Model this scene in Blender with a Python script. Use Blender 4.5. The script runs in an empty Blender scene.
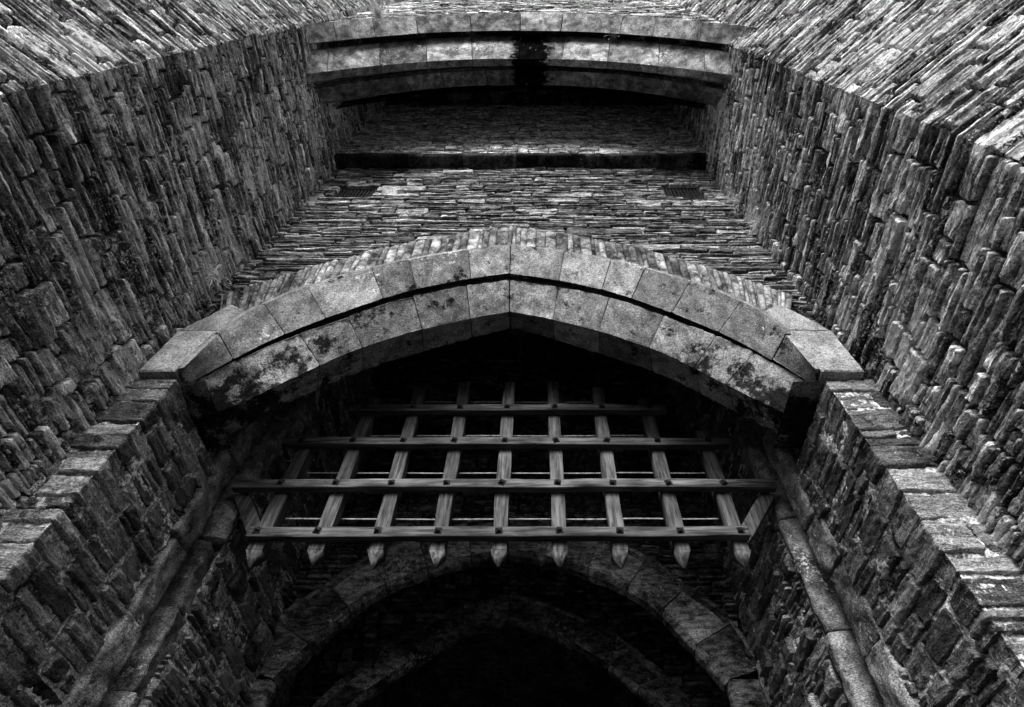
import bpy, math, random
import numpy as np
random.seed(11)
RS = np.random.RandomState(7)
D = 2.2          # metres from the eye to the gate wall
EYE = 1.6
sc = bpy.context.scene
COL = sc.collection
CX = -0.1125     # axis of the gate, in units of D

# ------------------------------------------------------------------ noise
def _h(ix, iy, iz):
    n = (ix.astype(np.int64)*73856093) ^ (iy.astype(np.int64)*19349663) ^ (iz.astype(np.int64)*83492791)
    n = (n ^ (n >> 13)) * 1274126177
    n = (n ^ (n >> 16)) & 0xffffff
    n = (n * 48271 + 12345) & 0xffffff
    return n / float(0xffffff)
def vn(x, y, z):
    x, y, z = np.broadcast_arrays(np.asarray(x, float), np.asarray(y, float), np.asarray(z, float))
    fx, fy, fz = np.floor(x), np.floor(y), np.floor(z)
    tx, ty, tz = x-fx, y-fy, z-fz
    tx = tx*tx*(3-2*tx); ty = ty*ty*(3-2*ty); tz = tz*tz*(3-2*tz)
    r = 0
    for a in (0, 1):
        for b in (0, 1):
            for c in (0, 1):
                r = r + _h(fx+a, fy+b, fz+c) * (tx if a else 1-tx)*(ty if b else 1-ty)*(tz if c else 1-tz)
    return r*2-1
def fbm(x, y, z, o=3):
    r = 0; a = 1.0; s = 0
    for i in range(o):
        r = r + a*vn(x*2**i+i*17.3, y*2**i+i*5.1, z*2**i); s += a; a *= .5
    return r/s

_T = np.random.RandomState(99).rand(256, 256)*2-1
def v2(x, y, z=0.0):
    x = np.asarray(x+z*13.37, float); y = np.asarray(y+z*7.77, float)
    fx = np.floor(x); fy = np.floor(y); tx = x-fx; ty = y-fy
    tx = tx*tx*(3-2*tx); ty = ty*ty*(3-2*ty)
    i = fx.astype(int) & 255; j = fy.astype(int) & 255; i2 = (i+1) & 255; j2 = (j+1) & 255
    a = _T[i, j]; b = _T[i2, j]; c = _T[i, j2]; d = _T[i2, j2]
    return (a+(b-a)*tx)*(1-ty)+(c+(d-c)*tx)*ty
def f2d(x, y, z, o=2):
    return (v2(x, y, z)+.5*v2(x*2, y*2, z+3.3))/1.5
# ------------------------------------------------------------------ mesh builder
class MB:
    def __init__(s): s.v = []; s.f = []; s.n = 0
    def add(s, V, F):
        V = np.asarray(V, float).reshape(-1, 3); F = np.asarray(F, int)
        s.v.append(V); s.f.append(F + s.n); s.n += len(V)
    def patch(s, P, back=None):
        """a grid of points ni x nj, closed by a skirt that runs to the ring 'back' (4 borders)"""
        ni, nj = P.shape[:2]
        idx = np.arange(ni*nj).reshape(ni, nj)
        a = idx[:-1, :-1].ravel(); b = idx[1:, :-1].ravel(); c = idx[1:, 1:].ravel(); d = idx[:-1, 1:].ravel()
        F = np.stack([a, b, c, d], 1)
        V = P.reshape(-1, 3)
        if back is not None:
            ring = np.concatenate([idx[:, 0], idx[-1, 1:], idx[-2::-1, -1], idx[0, -2:0:-1]])
            B = back.reshape(-1, 3)[ring]
            m = len(ring); o = ni*nj; k = np.arange(m); k2 = (k+1) % m
            F = np.concatenate([F, np.stack([ring[k2], ring[k], o+k, o+k2], 1)])
            V = np.concatenate([V, B])
        s.add(V, F)
    def box(s, c, d, rot=None, bev=0.0):
        hx, hy, hz = d[0]/2, d[1]/2, d[2]/2
        bev = min(bev, .45*min(d))
        pts = []
        if bev <= 0:
            V = np.array([[x, y, z] for x in (-hx, hx) for y in (-hy, hy) for z in (-hz, hz)])
            F = [[0, 1, 3, 2], [4, 6, 7, 5], [0, 4, 5, 1], [2, 3, 7, 6], [0, 2, 6, 4], [1, 5, 7, 3]]
            if rot is not None: V = V @ np.array(rot).T
            s.add(V+np.array(c), F)
            return
        # bevelled box: three slabs' worth of verts
        V = []; ids = {}
        for x in (-1, 1):
            for y in (-1, 1):
                for z in (-1, 1):
                    for ax in range(3):
                        p = np.array([x*(hx-bev), y*(hy-bev), z*(hz-bev)], float)
                        p[ax] += (x, y, z)[ax]*bev
                        ids[(x, y, z, ax)] = len(V); V.append(p)
        F = []
        for ax in range(3):
            o = [a for a in range(3) if a != ax]
            for sg in (-1, 1):
                q = []
                for (p, r) in ((-1, -1), (1, -1), (1, 1), (-1, 1)):
                    k = [0, 0, 0]; k[ax] = sg; k[o[0]] = p; k[o[1]] = r
                    q.append(ids[(k[0], k[1], k[2], ax)])
                F.append(q)
        for ax in range(3):
            o = [a for a in range(3) if a != ax]
            for p in (-1, 1):
                for r in (-1, 1):
                    def K(sg, axx):
                        k = [0, 0, 0]; k[ax] = sg; k[o[0]] = p; k[o[1]] = r
                        return ids[(k[0], k[1], k[2], axx)]
                    F.append([K(-1, o[0]), K(1, o[0]), K(1, o[1]), K(-1, o[1])])
        V = np.array(V)
        if rot is not None: V = V @ np.array(rot).T
        s.add(V+np.array(c), F)
        T = []
        for x in (-1, 1):
            for y in (-1, 1):
                for z in (-1, 1):
                    T.append([ids[(x, y, z, a)] for a in (0, 1, 2, 2)])
        s.tri = getattr(s, 'tri', []) + [[s.n-24+i for i in t[:3]] for t in T]
    def build(s, name, mat, parent=None, smooth=False):
        V = np.concatenate(s.v); F = np.concatenate([f for f in s.f])
        T = getattr(s, 'tri', [])
        me = bpy.data.meshes.new(name)
        me.vertices.add(len(V)); me.vertices.foreach_set('co', V.astype(np.float32).ravel())
        nl = F.size + 3*len(T)
        me.loops.add(nl); me.polygons.add(len(F)+len(T))
        li = F.ravel()
        if T: li = np.concatenate([li, np.array(T).ravel()])
        me.loops.foreach_set('vertex_index', li.astype(np.int32))
        st = np.arange(len(F))*4
        if T: st = np.concatenate([st, len(F)*4+np.arange(len(T))*3])
        me.polygons.foreach_set('loop_start', st.astype(np.int32))
        me.update(calc_edges=True); me.validate()
        if smooth:
            me.polygons.foreach_set('use_smooth', np.ones(len(me.polygons), bool)); me.update()
            me.set_sharp_from_angle(angle=math.radians(24))
        me.materials.append(mat)
        o = bpy.data.objects.new(name, me); COL.objects.link(o)
        if parent: o.parent = parent
        return o

def empty(name, label, cat, loc=(0, 0, 0), group=None):
    o = bpy.data.objects.new(name, None); COL.objects.link(o); o.location = loc; o.empty_display_size = .2
    tag(o, label, cat, group); return o
def tag(o, label, cat, group=None):
    o['label'] = label; o['category'] = cat
    if group: o['group'] = group

def W(x, y, z): return np.stack(np.broadcast_arrays(np.asarray(x, float)*D, np.asarray(y, float)*D, EYE+np.asarray(z, float)*D), -1)

# ------------------------------------------------------------------ materials
def new_mat(name):
    m = bpy.data.materials.new(name); m.use_nodes = True
    nt = m.node_tree; nt.nodes.clear()
    out = nt.nodes.new('ShaderNodeOutputMaterial'); b = nt.nodes.new('ShaderNodeBsdfPrincipled')
    nt.links.new(b.outputs[0], out.inputs[0])
    return m, nt, b
def N(nt, t, **k):
    n = nt.nodes.new(t)
    for a, v in k.items():
        if a.startswith('i_'):
            key = a[2:]
            n.inputs[int(key) if key.isdigit() else key.replace('_', ' ')].default_value = v
        else: setattr(n, a, v)
    return n
def mathn(nt, op, a, b=None, c=None, clamp=False):
    n = nt.nodes.new('ShaderNodeMath'); n.operation = op; n.use_clamp = clamp
    for i, x in enumerate((a, b, c)):
        if x is None: continue
        if isinstance(x, (int, float)): n.inputs[i].default_value = x
        else: nt.links.new(x, n.inputs[i])
    return n.outputs[0]
def smooth(nt, x, lo, hi, a=0.0, b=1.0):
    n = nt.nodes.new('ShaderNodeMapRange'); n.interpolation_type = 'SMOOTHSTEP'
    nt.links.new(x, n.inputs[0])
    for i, v in zip((1, 2, 3, 4), (lo, hi, a, b)): n.inputs[i].default_value = v
    return n.outputs[0]
def noise(nt, co, scale, detail=4, rough=.6, mscale=None, dist=0):
    if mscale:
        mp = N(nt, 'ShaderNodeMapping'); mp.inputs['Scale'].default_value = mscale
        nt.links.new(co, mp.inputs[0]); co = mp.outputs[0]
    n = nt.nodes.new('ShaderNodeTexNoise'); n.inputs['Scale'].default_value = scale
    n.inputs['Detail'].default_value = detail; n.inputs['Roughness'].default_value = rough
    n.inputs['Distortion'].default_value = dist
    nt.links.new(co, n.inputs['Vector']); return n.outputs['Fac']
def mixv(nt, f, a, b):
    n = nt.nodes.new('ShaderNodeMix'); n.data_type = 'FLOAT'
    for s_, x in ((0, f), (2, a), (3, b)):
        if isinstance(x, (int, float)): n.inputs[s_].default_value = x
        else: nt.links.new(x, n.inputs[s_])
    return n.outputs[0]
def grey(nt, v):
    n = nt.nodes.new('ShaderNodeCombineColor')
    for i in range(3): nt.links.new(v, n.inputs[i])
    return n.outputs[0]

def stone_mat(name, lo=.05, hi=.24, strata=(1, 1, 7), lichen=.5, lich_val=.55, grain=1.0, dark_lo=.0, bump=1.0, stain=None, gloss=.85, streak=0.0, dark_noise=.62, soft=1.0):
    m, nt, b = new_mat(name)
    tc = nt.nodes.new('ShaderNodeTexCoord'); co = tc.outputs['Object']
    geo = nt.nodes.new('ShaderNodeNewGeometry'); rnd = geo.outputs['Random Per Island']
    # shift the pattern from stone to stone
    vadd = nt.nodes.new('ShaderNodeVectorMath'); vadd.operation = 'MULTIPLY_ADD'
    cx = nt.nodes.new('ShaderNodeCombineXYZ')
    for i in range(3): nt.links.new(rnd, cx.inputs[i])
    nt.links.new(cx.outputs[0], vadd.inputs[0]); vadd.inputs[1].default_value = (37, 53, 71); nt.links.new(co, vadd.inputs[2])
    cs = vadd.outputs[0]
    base = mixv(nt, smooth(nt, rnd, 0, 1), lo, hi)
    big = noise(nt, cs, 3.2, 5, .65)
    lay = noise(nt, cs, 9, 5, .7, strata)
    fine = noise(nt, cs, 80, 5, .8, (1, 1, 2))
    v = mathn(nt, 'MULTIPLY', base, smooth(nt, big, .32, .68, 1-.65*soft, 1+.6*soft))
    v = mathn(nt, 'MULTIPLY', v, smooth(nt, lay, .36, .64, 1-.70*soft, 1+.75*soft))
    v = mathn(nt, 'MULTIPLY', v, smooth(nt, fine, .36, .64, .28, 1.95))
    # black crust
    crust = noise(nt, co, 5.5, 6, .75)
    v = mathn(nt, 'MULTIPLY', v, smooth(nt, crust, dark_noise-.07, dark_noise+.03, 1.0, .18))
    if streak:
        stv = noise(nt, co, 11, 4, .6, (1, 1, .12))
        v = mathn(nt, 'MULTIPLY', v, smooth(nt, stv, .42, .66, 1.15, 1-streak))
    # pale lichen and lime
    if lichen:
        l1 = noise(nt, co, 26, 6, .8)
        l2 = noise(nt, co, 1.6, 3, .6)
        l3 = mathn(nt, 'ADD', l1, mathn(nt, 'MULTIPLY', mathn(nt, 'SUBTRACT', l2, .5), .7))
        t = .74 - .22*lichen
        mask = smooth(nt, l3, t-.02, t+.05)
        v = mixv(nt, mask, v, lich_val)
        sp_ = noise(nt, co, 75, 3, .7)
        sm = mathn(nt, 'MULTIPLY', smooth(nt, sp_, .60, .66), smooth(nt, l2, .60-.3*lichen, .78-.3*lichen))
        v = mixv(nt, mathn(nt, 'MULTIPLY', sm, min(1.0, lichen*1.4)), v, lich_val*1.15)
    if stain:
        v = stain(nt, co, v)
    nt.links.new(grey(nt, v), b.inputs['Base Color'])
    b.inputs['Roughness'].default_value = gloss
    b.inputs['Specular IOR Level'].default_value = 0.0
    h = mathn(nt, 'ADD', mathn(nt, 'MULTIPLY', lay, .030*bump), mathn(nt, 'MULTIPLY', noise(nt, cs, 34, 4, .7), .012*grain))
    h = mathn(nt, 'ADD', h, mathn(nt, 'MULTIPLY', noise(nt, cs, 150, 2, .6), .0035*grain))
    bp = nt.nodes.new('ShaderNodeBump'); bp.inputs['Strength'].default_value = 1.0; bp.inputs['Distance'].default_value = 1.0
    nt.links.new(h, bp.inputs['Height']); nt.links.new(bp.outputs[0], b.inputs['Normal'])
    return m

def centre_stain(nt, co, v):
    # black water stain with a white lime run below the joint of the upper arch
    sp = nt.nodes.new('ShaderNodeSeparateXYZ'); nt.links.new(co, sp.inputs[0])
    nn = noise(nt, co, 6, 6, .75, (1, 2.2, 1))
    dx = mathn(nt, 'ABSOLUTE', mathn(nt, 'ADD', sp.outputs[0], .045*D))
    w = mathn(nt, 'ADD', mathn(nt, 'DIVIDE', dx, .125*D), mathn(nt, 'MULTIPLY', mathn(nt, 'SUBTRACT', nn, .5), 2.4))
    fy = smooth(nt, sp.outputs[1], .362*D, .372*D)
    mask = mathn(nt, 'MULTIPLY', smooth(nt, w, .75, 1.0, 1.0, 0.0), fy)
    v = mathn(nt, 'MULTIPLY', v, mixv(nt, mask, 1.0, .025))
    run = noise(nt, co, 20, 4, .7, (1, .15, .15))
    m2 = mathn(nt, 'MULTIPLY', smooth(nt, run, .64, .70), mathn(nt, 'MULTIPLY', smooth(nt, dx, .06*D, .09*D, 1.0, 0.0), fy))
    return mixv(nt, mathn(nt, 'MULTIPLY', m2, .8), v, .5)
def arch_stain(nt, co, v):
    # black crusts breaking up the springers, pale lime where they flake
    sp = nt.nodes.new('ShaderNodeSeparateXYZ'); nt.links.new(co, sp.inputs[0])
    nn = noise(nt, co, 5, 8, .78)
    ax = mathn(nt, 'ABSOLUTE', mathn(nt, 'SUBTRACT', sp.outputs[0], CX*D))
    k = smooth(nt, ax, .40*D, .93*D, 0.0, .16)
    yb = smooth(nt, sp.outputs[1], 1.03*D, 1.08*D, 0.0, 1.0)
    q = mathn(nt, 'ADD', nn, mathn(nt, 'MULTIPLY', k, yb))
    return mathn(nt, 'MULTIPLY', v, smooth(nt, q, .55, .64, 1.0, .08))

M_tower = stone_mat('slate_rubble', .05, .50, (1, 1, 8), lichen=.85, lich_val=.62)
M_face = stone_mat('slate_courses', .06, .26, (1, 1, 7), lichen=.25, lich_val=.6, dark_noise=.66)
M_face2 = stone_mat('brightened_upper_courses', .34, .64, (1, 1, 7), lichen=.3)  # raised tone puts extra light into the recessed upper courses
M_pier = stone_mat('pier_rubble', .06, .20, (1, 1, 5), soft=.55, lichen=.40, lich_val=.5)
M_dress = stone_mat('dressed_sandstone', .10, .20, (1, 1, 1), soft=.35, lichen=.28, lich_val=.6, bump=.18, grain=.55, stain=arch_stain, streak=.35, dark_noise=.70)
M_dress2 = stone_mat('dressed_upper_stone', .07, .20, (1, 1, 1), soft=.6, lichen=.30, lich_val=.6, bump=.12, grain=.4, stain=centre_stain, streak=.5, dark_noise=.69)
M_block = stone_mat('pale_block', .15, .20, (1, 1, 1), soft=.35, lichen=0.0, bump=.15, grain=.6, dark_noise=.76)
M_jamb = stone_mat('jamb_sandstone', .07, .15, (1, 1, 1), lichen=.42, lich_val=.5, bump=.5, grain=1.2, soft=.7, dark_noise=.66)
M_vous = stone_mat('slate_voussoir', .06, .17, (1, 1, 1), lichen=.15, bump=.4, grain=.6, dark_noise=.68)
M_inner = stone_mat('passage_stone', .045, .15, (1, 1, 3), lichen=.48, lich_val=.4)  # tone kept low, passage shade put into the stone colour

def mortar_mat(name, val, lim=.5):
    m, nt, b = new_mat(name)
    co = nt.nodes.new('ShaderNodeTexCoord').outputs['Object']
    n1 = noise(nt, co, 3, 6, .75); n2 = noise(nt, co, 40, 4, .7)
    v = mathn(nt, 'MULTIPLY', smooth(nt, n1, lim-.06, lim+.08, .05, val), smooth(nt, n2, .38, .62, .25, 1.4))
    nt.links.new(grey(nt, v), b.inputs['Base Color']); b.inputs['Roughness'].default_value = .95; b.inputs['Specular IOR Level'].default_value = 0
    bp = nt.nodes.new('ShaderNodeBump'); bp.inputs['Distance'].default_value = .05
    nt.links.new(n2, bp.inputs['Height']); nt.links.new(bp.outputs[0], b.inputs['Normal'])
    return m
M_string = stone_mat('shaded_string_stone', .015, .04, (1, 1, 1), lichen=.1, bump=.3, grain=.7)  # near-black tone: the shade under the ledge is put into the colour
M_joint = mortar_mat('dark_earth_joint', .30, .56)
M_mortar = mortar_mat('lime_mortar', .80, .44)

def wood_mat(name, ms):
    m, nt, b = new_mat(name)
    co = nt.nodes.new('ShaderNodeTexCoord').outputs['Object']
    g = noise(nt, co, 9, 6, .7, ms, .3); g2 = noise(nt, co, 3, 3, .6)
    rnd = nt.nodes.new('ShaderNodeObjectInfo').outputs['Random']
    v = mathn(nt, 'MULTIPLY', smooth(nt, g, .34, .70, .02, .125), smooth(nt, g2, .35, .65, .7, 1.15))
    v = mathn(nt, 'MULTIPLY', v, mixv(nt, rnd, .75, 1.15))
    nt.links.new(grey(nt, v), b.inputs['Base Color']); b.inputs['Roughness'].default_value = .8; b.inputs['Specular IOR Level'].default_value = .08
    bp = nt.nodes.new('ShaderNodeBump'); bp.inputs['Distance'].default_value = .003
    nt.links.new(g, bp.inputs['Height']); nt.links.new(bp.outputs[0], b.inputs['Normal'])
    return m
M_wv = wood_mat('weathered_oak_upright', (5, 5, .35))
M_wh = wood_mat('weathered_oak_rail', (.35, 5, 5))
def plain(name, v, rough=.5, metal=0.0):
    m, nt, b = new_mat(name)
    co = nt.nodes.new('ShaderNodeTexCoord').outputs['Object']
    n1 = noise(nt, co, 30, 5, .7)
    nt.links.new(grey(nt, smooth(nt, n1, .3, .7, v*.5, v*1.5)), b.inputs['Base Color'])
    b.inputs['Roughness'].default_value = rough; b.inputs['Metallic'].default_value = metal; b.inputs['Specular IOR Level'].default_value = .1
    return m
M_iron = plain('rusted_iron', .02, .6, .2)
M_rod = plain('pale_lit_edge', .26, .5, .0)  # pale tone stands in for light caught along beam edges
M_grass = plain('dry_grass', .6, .8)
M_ivy = plain('wall_weed', .10, .7)

# ------------------------------------------------------------------ stone walls
def poly_map(pts, batter=0.0, z_ref=1.0, sgn=None):
    """pts: plan polyline in units of D (outward side is to the left of travel when sgn=+1)."""
    P = np.array(pts, float)*D
    seg = np.diff(P, axis=0); L = np.hypot(seg[:, 0], seg[:, 1]); cum = np.concatenate([[0], np.cumsum(L)])
    d = seg/L[:, None]; n = np.stack([-d[:, 1], d[:, 0]], 1)*sgn
    def f(s, t, h):
        s = np.asarray(s, float)
        i = np.clip(np.searchsorted(cum, s, side='right')-1, 0, len(L)-1)
        base = P[i] + d[i]*(s-cum[i])[..., None]
        nn = n[i].copy()
        w = .012
        for k in range(1, len(L)):
            a = np.clip((s-cum[k]+w)/(2*w), 0, 1); a = a*a*(3-2*a)
            near = np.abs(s-cum[k]) < w
            mix = n[k-1]*(1-a[..., None])+n[k]*a[..., None]
            nn = np.where(near[..., None], mix/np.maximum(np.sum(mix*mix, -1, keepdims=True), .5)**.5*1.0, nn)
        q = base + nn*np.asarray(h)[..., None]
        z = EYE + t*np.ones_like(s)
        # batter: the faces lean back with height
        lean = batter*(z - (EYE+z_ref*D))
        q = q - nn*lean[..., None]
        return np.concatenate([q, z[..., None]], -1)
    return f, cum

def lay_courses(s0, s1, t0, t1, Hc, Lc, split=.7, rs=RS, skip=None, breaks=()):
    """rubble brought to courses; returns stones (sa, sb, ta, tb)"""
    out = []
    t = t0
    while t < t1:
        H = rs.uniform(*Hc); 
        if t+H > t1-.02: H = t1-t
        s = s0 - rs.uniform(0, .25)
        while s < s1:
            L = rs.uniform(*Lc)*(1.0 if rs.rand() < .8 else .5)
            a, b = max(s, s0), min(s+L, s1)
            if s1-b < .06: b = s1; L = s1-s+.01
            if b-a > .025:
                k = 1
                if rs.rand() < split: k = 2 + int(rs.rand() < .6) + int(rs.rand() < .4) + int(rs.rand() < .2)
                k = max(1, min(k, int(H/.022)))
                cuts = np.sort(np.concatenate([[0, 1], (np.arange(1, k)+rs.uniform(-.3, .3, k-1))/k]))
                for j in range(k):
                    ta, tb = t+cuts[j]*H, t+cuts[j+1]*H
                    q = [a, b]
                    if b-a > .28 and rs.rand() < .45: q = [a, a+(b-a)*rs.uniform(.3, .7), b]
                    for m_ in range(len(q)-1): out.append((q[m_], q[m_+1], ta, tb))
            s += L
        t += H
    return out

def stone(mb, f, st, ds, dt, gap=.006, prot=.03, rough=1.0, wav=.012, depth=.09, rs=RS, corner=None, edge=.009, tilt=.02):
    sa, sb, ta, tb = st
    g = gap*rs.uniform(.4, 1.5)
    sa += g; sb -= g; ta += g*.7; tb -= g*.7
    if sb-sa < .015 or tb-ta < .008: return
    ns = max(3, int((sb-sa)/ds)+2); nt_ = max(4, int((tb-ta)/dt)+2)
    u = np.linspace(0, 1, ns); v = np.linspace(0, 1, nt_)
    # finer rows close to the edges
    e = min(.3, .007/(tb-ta)); v = np.unique(np.concatenate([v, [e, 1-e]])); e = min(.3, .009/(sb-sa)); u = np.unique(np.concatenate([u, [e, 1-e]]))
    if corner is not None:
        for c in corner:
            if sa+.02 < c < sb-.02: u = np.unique(np.concatenate([u, [(c-sa)/(sb-sa), (c-.008-sa)/(sb-sa), (c+.008-sa)/(sb-sa)]]))
    U, V = np.meshgrid(u, v, indexing='ij')
    S = sa + U*(sb-sa); T = ta + V*(tb-ta)
    seed = rs.uniform(0, 500)
    # uneven outline
    j = min(.35*(tb-ta), .014)
    es = (2*U-1)**4; et = (2*V-1)**4
    S2 = S + es*np.sign(U-.5)*-.5*j*(1+v2(T*45, T*0+seed, 1.)) - et*es*np.sign(U-.5)*j*.35
    T2 = T + et*np.sign(V-.5)*-.5*j*(1+v2(S*14, seed+9, 2.)) 
    T2 = T2 + (U-.5)*rs.uniform(-tilt, tilt)*(tb-ta)*2
    T2 = T2 + wav*v2(S2*1.1, T2*.8, 3.3)
    dS = np.minimum(S-sa, sb-S); dT = np.minimum(T-ta, tb-T)
    dd = np.minimum(dS, dT*1.4)
    h = rs.uniform(-prot, prot) + (U-.5)*rs.uniform(-prot, prot)*.7 + (V-.5)*rs.uniform(-.14, .14)*min(.05, tb-ta)
    h = h - edge*np.clip(1-dd/.008, 0, 1)**2
    a = rough*min(1.0, .35+(tb-ta)/.09)
    lay = v2(S*5+seed, T*60, seed)
    h = h + a*(.0045*lay + .0085*np.round(2.0*f2d(S*4.5, T*24, seed))*.8 + .0055*f2d(S*26, T*60, seed+3))
    ctr = f2d(S*2.5, T*2.5, seed+30, 2); h = h + a*.007*ctr
    P = f(S2, T2, h)
    B = f(S2, T2, np.full_like(h, -depth))
    mb.patch(P, B)

def backing(mb, f, s0, s1, t0, t1, h=-.03, amp=.02, dens=.05, cuts=None):
    ns = max(2, int((s1-s0)/dens)); nt_ = max(2, int((t1-t0)/dens))
    S = np.linspace(s0, s1, ns)
    if cuts is not None: S = np.unique(np.concatenate([S, [c for c in cuts if s0 < c < s1]]))
    S, T = np.meshgrid(S, np.linspace(t0, t1, nt_), indexing='ij')
    H = h + amp*(fbm(S*8, T*14, 4.4, 3) + .45*f2d(S*45, T*70, 1.7))
    mb.patch(f(S, T, H))

# plan of the two towers (units of D)
def tower(side, label):
    if side < 0:
        pts = [(-1.152, 1.10), (-1.152, .228), (-1.152-.80, .228-.80), (-2.9, -.572)]; sgn = 1
    else:
        pts = [(.947, 1.10), (.947, .318), (.947+.80, .318-.80), (2.7, -.482)]; sgn = -1
    f, cum = poly_map(pts, batter=.0175, z_ref=1.0, sgn=sgn)
    root = empty('gate_tower', label, 'tower', (pts[1][0]*D, pts[1][1]*D, 0), 'towers flanking the gate')
    rs = np.random.RandomState(31 if side < 0 else 57)
    mb = MB(); bk = MB()
    zone = [(-EYE, .5*D, .034, .030, (.12, .24)), (.5*D, 1.55*D, .016, .0105, (.09, .20)), (1.55*D, 4.6*D, .018, .011, (.07, .16)), (4.6*D, 7.2*D, .05, .03, (.12, .2))]
    for (ta, tb, ds, dt, Hc) in zone:
        s_end = cum[2] if ta < 4*D and ta > .4*D else cum[2]
        for st in lay_courses(.0, s_end, ta, tb, Hc, (.22, .75), .86, rs):
            far = st[0] > cum[1]+1.2
            rgh = 1.25 if ta >= 1.55*D else 1.35
            stone(mb, f, st, ds*(2.2 if far else 1), dt*(2 if far else 1), gap=.005, prot=.010 if ta >= 1.55*D else .016, rough=rgh, wav=.03, tilt=.03, rs=rs, corner=[cum[1]])
        # third face, never near the eye
        for st in lay_courses(cum[2], cum[3], ta, tb, (.16, .26), (.4, .9), .6, rs):
            stone(mb, f, st, .08, .05, rs=rs)
    backing(bk, f, 0, cum[3], -EYE, 7.2*D, h=-.036, amp=.026, dens=.022, cuts=cum[1:3])
    w = mb.build('rubble_facing', M_tower, None); b = bk.build('wall_core', M_joint, None)
    for o in (w, b):
        o.parent = root; o.matrix_parent_inverse = __import__('mathutils').Matrix.Translation(-root.location)
    return root
tower(-1, 'left slate rubble tower with dry grass hanging beside the gate arch')
tower(1, 'right slate rubble tower, its corner stones catching the light')

# ------------------------------------------------------------------ arch curves
def curve(pts, n=160):
    """half arch z(u) from apex (u=0) outward, monotone cubic, sampled evenly by length"""
    p = np.array(pts, float); p = p[np.argsort(p[:, 0])]
    x, y = p[:, 0], p[:, 1]
    h = np.diff(x); dl = np.diff(y)/h
    m = np.zeros(len(x)); m[0] = dl[0]*1.0; m[-1] = dl[-1]
    for i in range(1, len(x)-1):
        m[i] = 0 if dl[i-1]*dl[i] <= 0 else (3*(h[i-1]+h[i]))/((2*h[i]+h[i-1])/dl[i-1]+(h[i]+2*h[i-1])/dl[i])
    # ease out the first slope
    m[0] = dl[0]-(dl[1]-dl[0])*.35 if len(dl) > 1 else dl[0]
    m[0] = min(m[0], -.02)
    xs = x[0]+(x[-1]-x[0])*np.sin(np.linspace(0, 1, 900)*np.pi/2)
    i = np.clip(np.searchsorted(x, xs, side='right')-1, 0, len(h)-1)
    t = (xs-x[i])/h[i]
    ys = (2*t**3-3*t**2+1)*y[i]+(t**3-2*t**2+t)*h[i]*m[i]+(-2*t**3+3*t**2)*y[i+1]+(t**3-t**2)*h[i]*m[i+1]
    L = np.concatenate([[0], np.cumsum(np.hypot(np.diff(xs), np.diff(ys)))])
    return xs, ys, L
def at(c, tau):
    xs, ys, L = c; l = np.asarray(tau)*L[-1]
    return np.interp(l, L, xs), np.interp(l, L, ys)
def zat(c, u): return np.interp(u, c[0], c[1])

def voussoirs(mb, prof, cx, taus, side, rs, step=.022, amp=.004, joint=.004, depth=.05, tone=0, prot=.004):
    """prof: list of (curve, Y); each stone spans tau a..b of every curve and the whole profile"""
    for a, b in zip(taus[:-1], taus[1:]):
        n = max(4, int((b-a)*prof[0][0][2][-1]*D/step))
        g = joint/(prof[0][0][2][-1]*D)*rs.uniform(.6, 1.6)
        ta = np.linspace(a+g, b-g, n)
        ta = np.unique(np.concatenate([ta, [a+g+.5*g, b-g-.5*g]]))
        rows = []
        for k, (c, Y) in enumerate(prof):
            u, z = at(c, ta)
            rows.append(W(cx+side*u, Y, z))
        # subdivide across the profile
        R = [rows[0]]; 
        for k in range(1, len(rows)):
            dist = np.linalg.norm(rows[k]-rows[k-1], axis=1).mean()
            q = max(1, int(dist/step)); 
            fr = list(np.arange(1, q+1)/q)
            e_ = .006/max(dist, .02)
            if dist > .03: fr = sorted(set([e_]+[x for x in fr if x < 1-e_*1.2]+[1-e_, 1.0]))
            for w in fr: R.append(rows[k-1]*(1-w)+rows[k]*w)
        P = np.stack(R, 1)
        du = np.gradient(P, axis=0); dv = np.gradient(P, axis=1)
        nn = np.cross(du, dv); nn /= np.maximum(np.linalg.norm(nn, axis=2, keepdims=True), 1e-9)
        # outward = away from the wall body: towards -Y / down
        if np.mean(nn[..., 1])+np.mean(nn[..., 2]) > 0: nn = -nn
        X, Y_, Z = P[..., 0], P[..., 1], P[..., 2]; sd = rs.uniform(0, 200)
        h = amp*1.6*fbm(X*5+sd, Y_*5, Z*5, 3) + amp*fbm(X*22, Y_*22, Z*22+sd, 3) + rs.uniform(-prot, prot)
        chip = fbm(X*9+sd, Y_*9, Z*9, 3); h = h - np.clip(chip-.45, 0, 1)*amp*8
        # wear at the joints
        w = np.minimum(ta-ta[0], ta[-1]-ta)*prof[0][0][2][-1]*D
        h = h - (.006*np.clip(1-w/.012, 0, 1)**2)[:, None]
        P = P + nn*h[..., None]
        back = P + (P.mean(1, keepdims=True)-P)*.55 + np.array([0, .02, .02])
        mb.patch(P, back)

def tau_list(n, rs, jit=.25):
    t = (np.arange(n+1)+np.concatenate([[0], rs.uniform(-jit, jit, n-1), [0]]))/n
    return t

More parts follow.
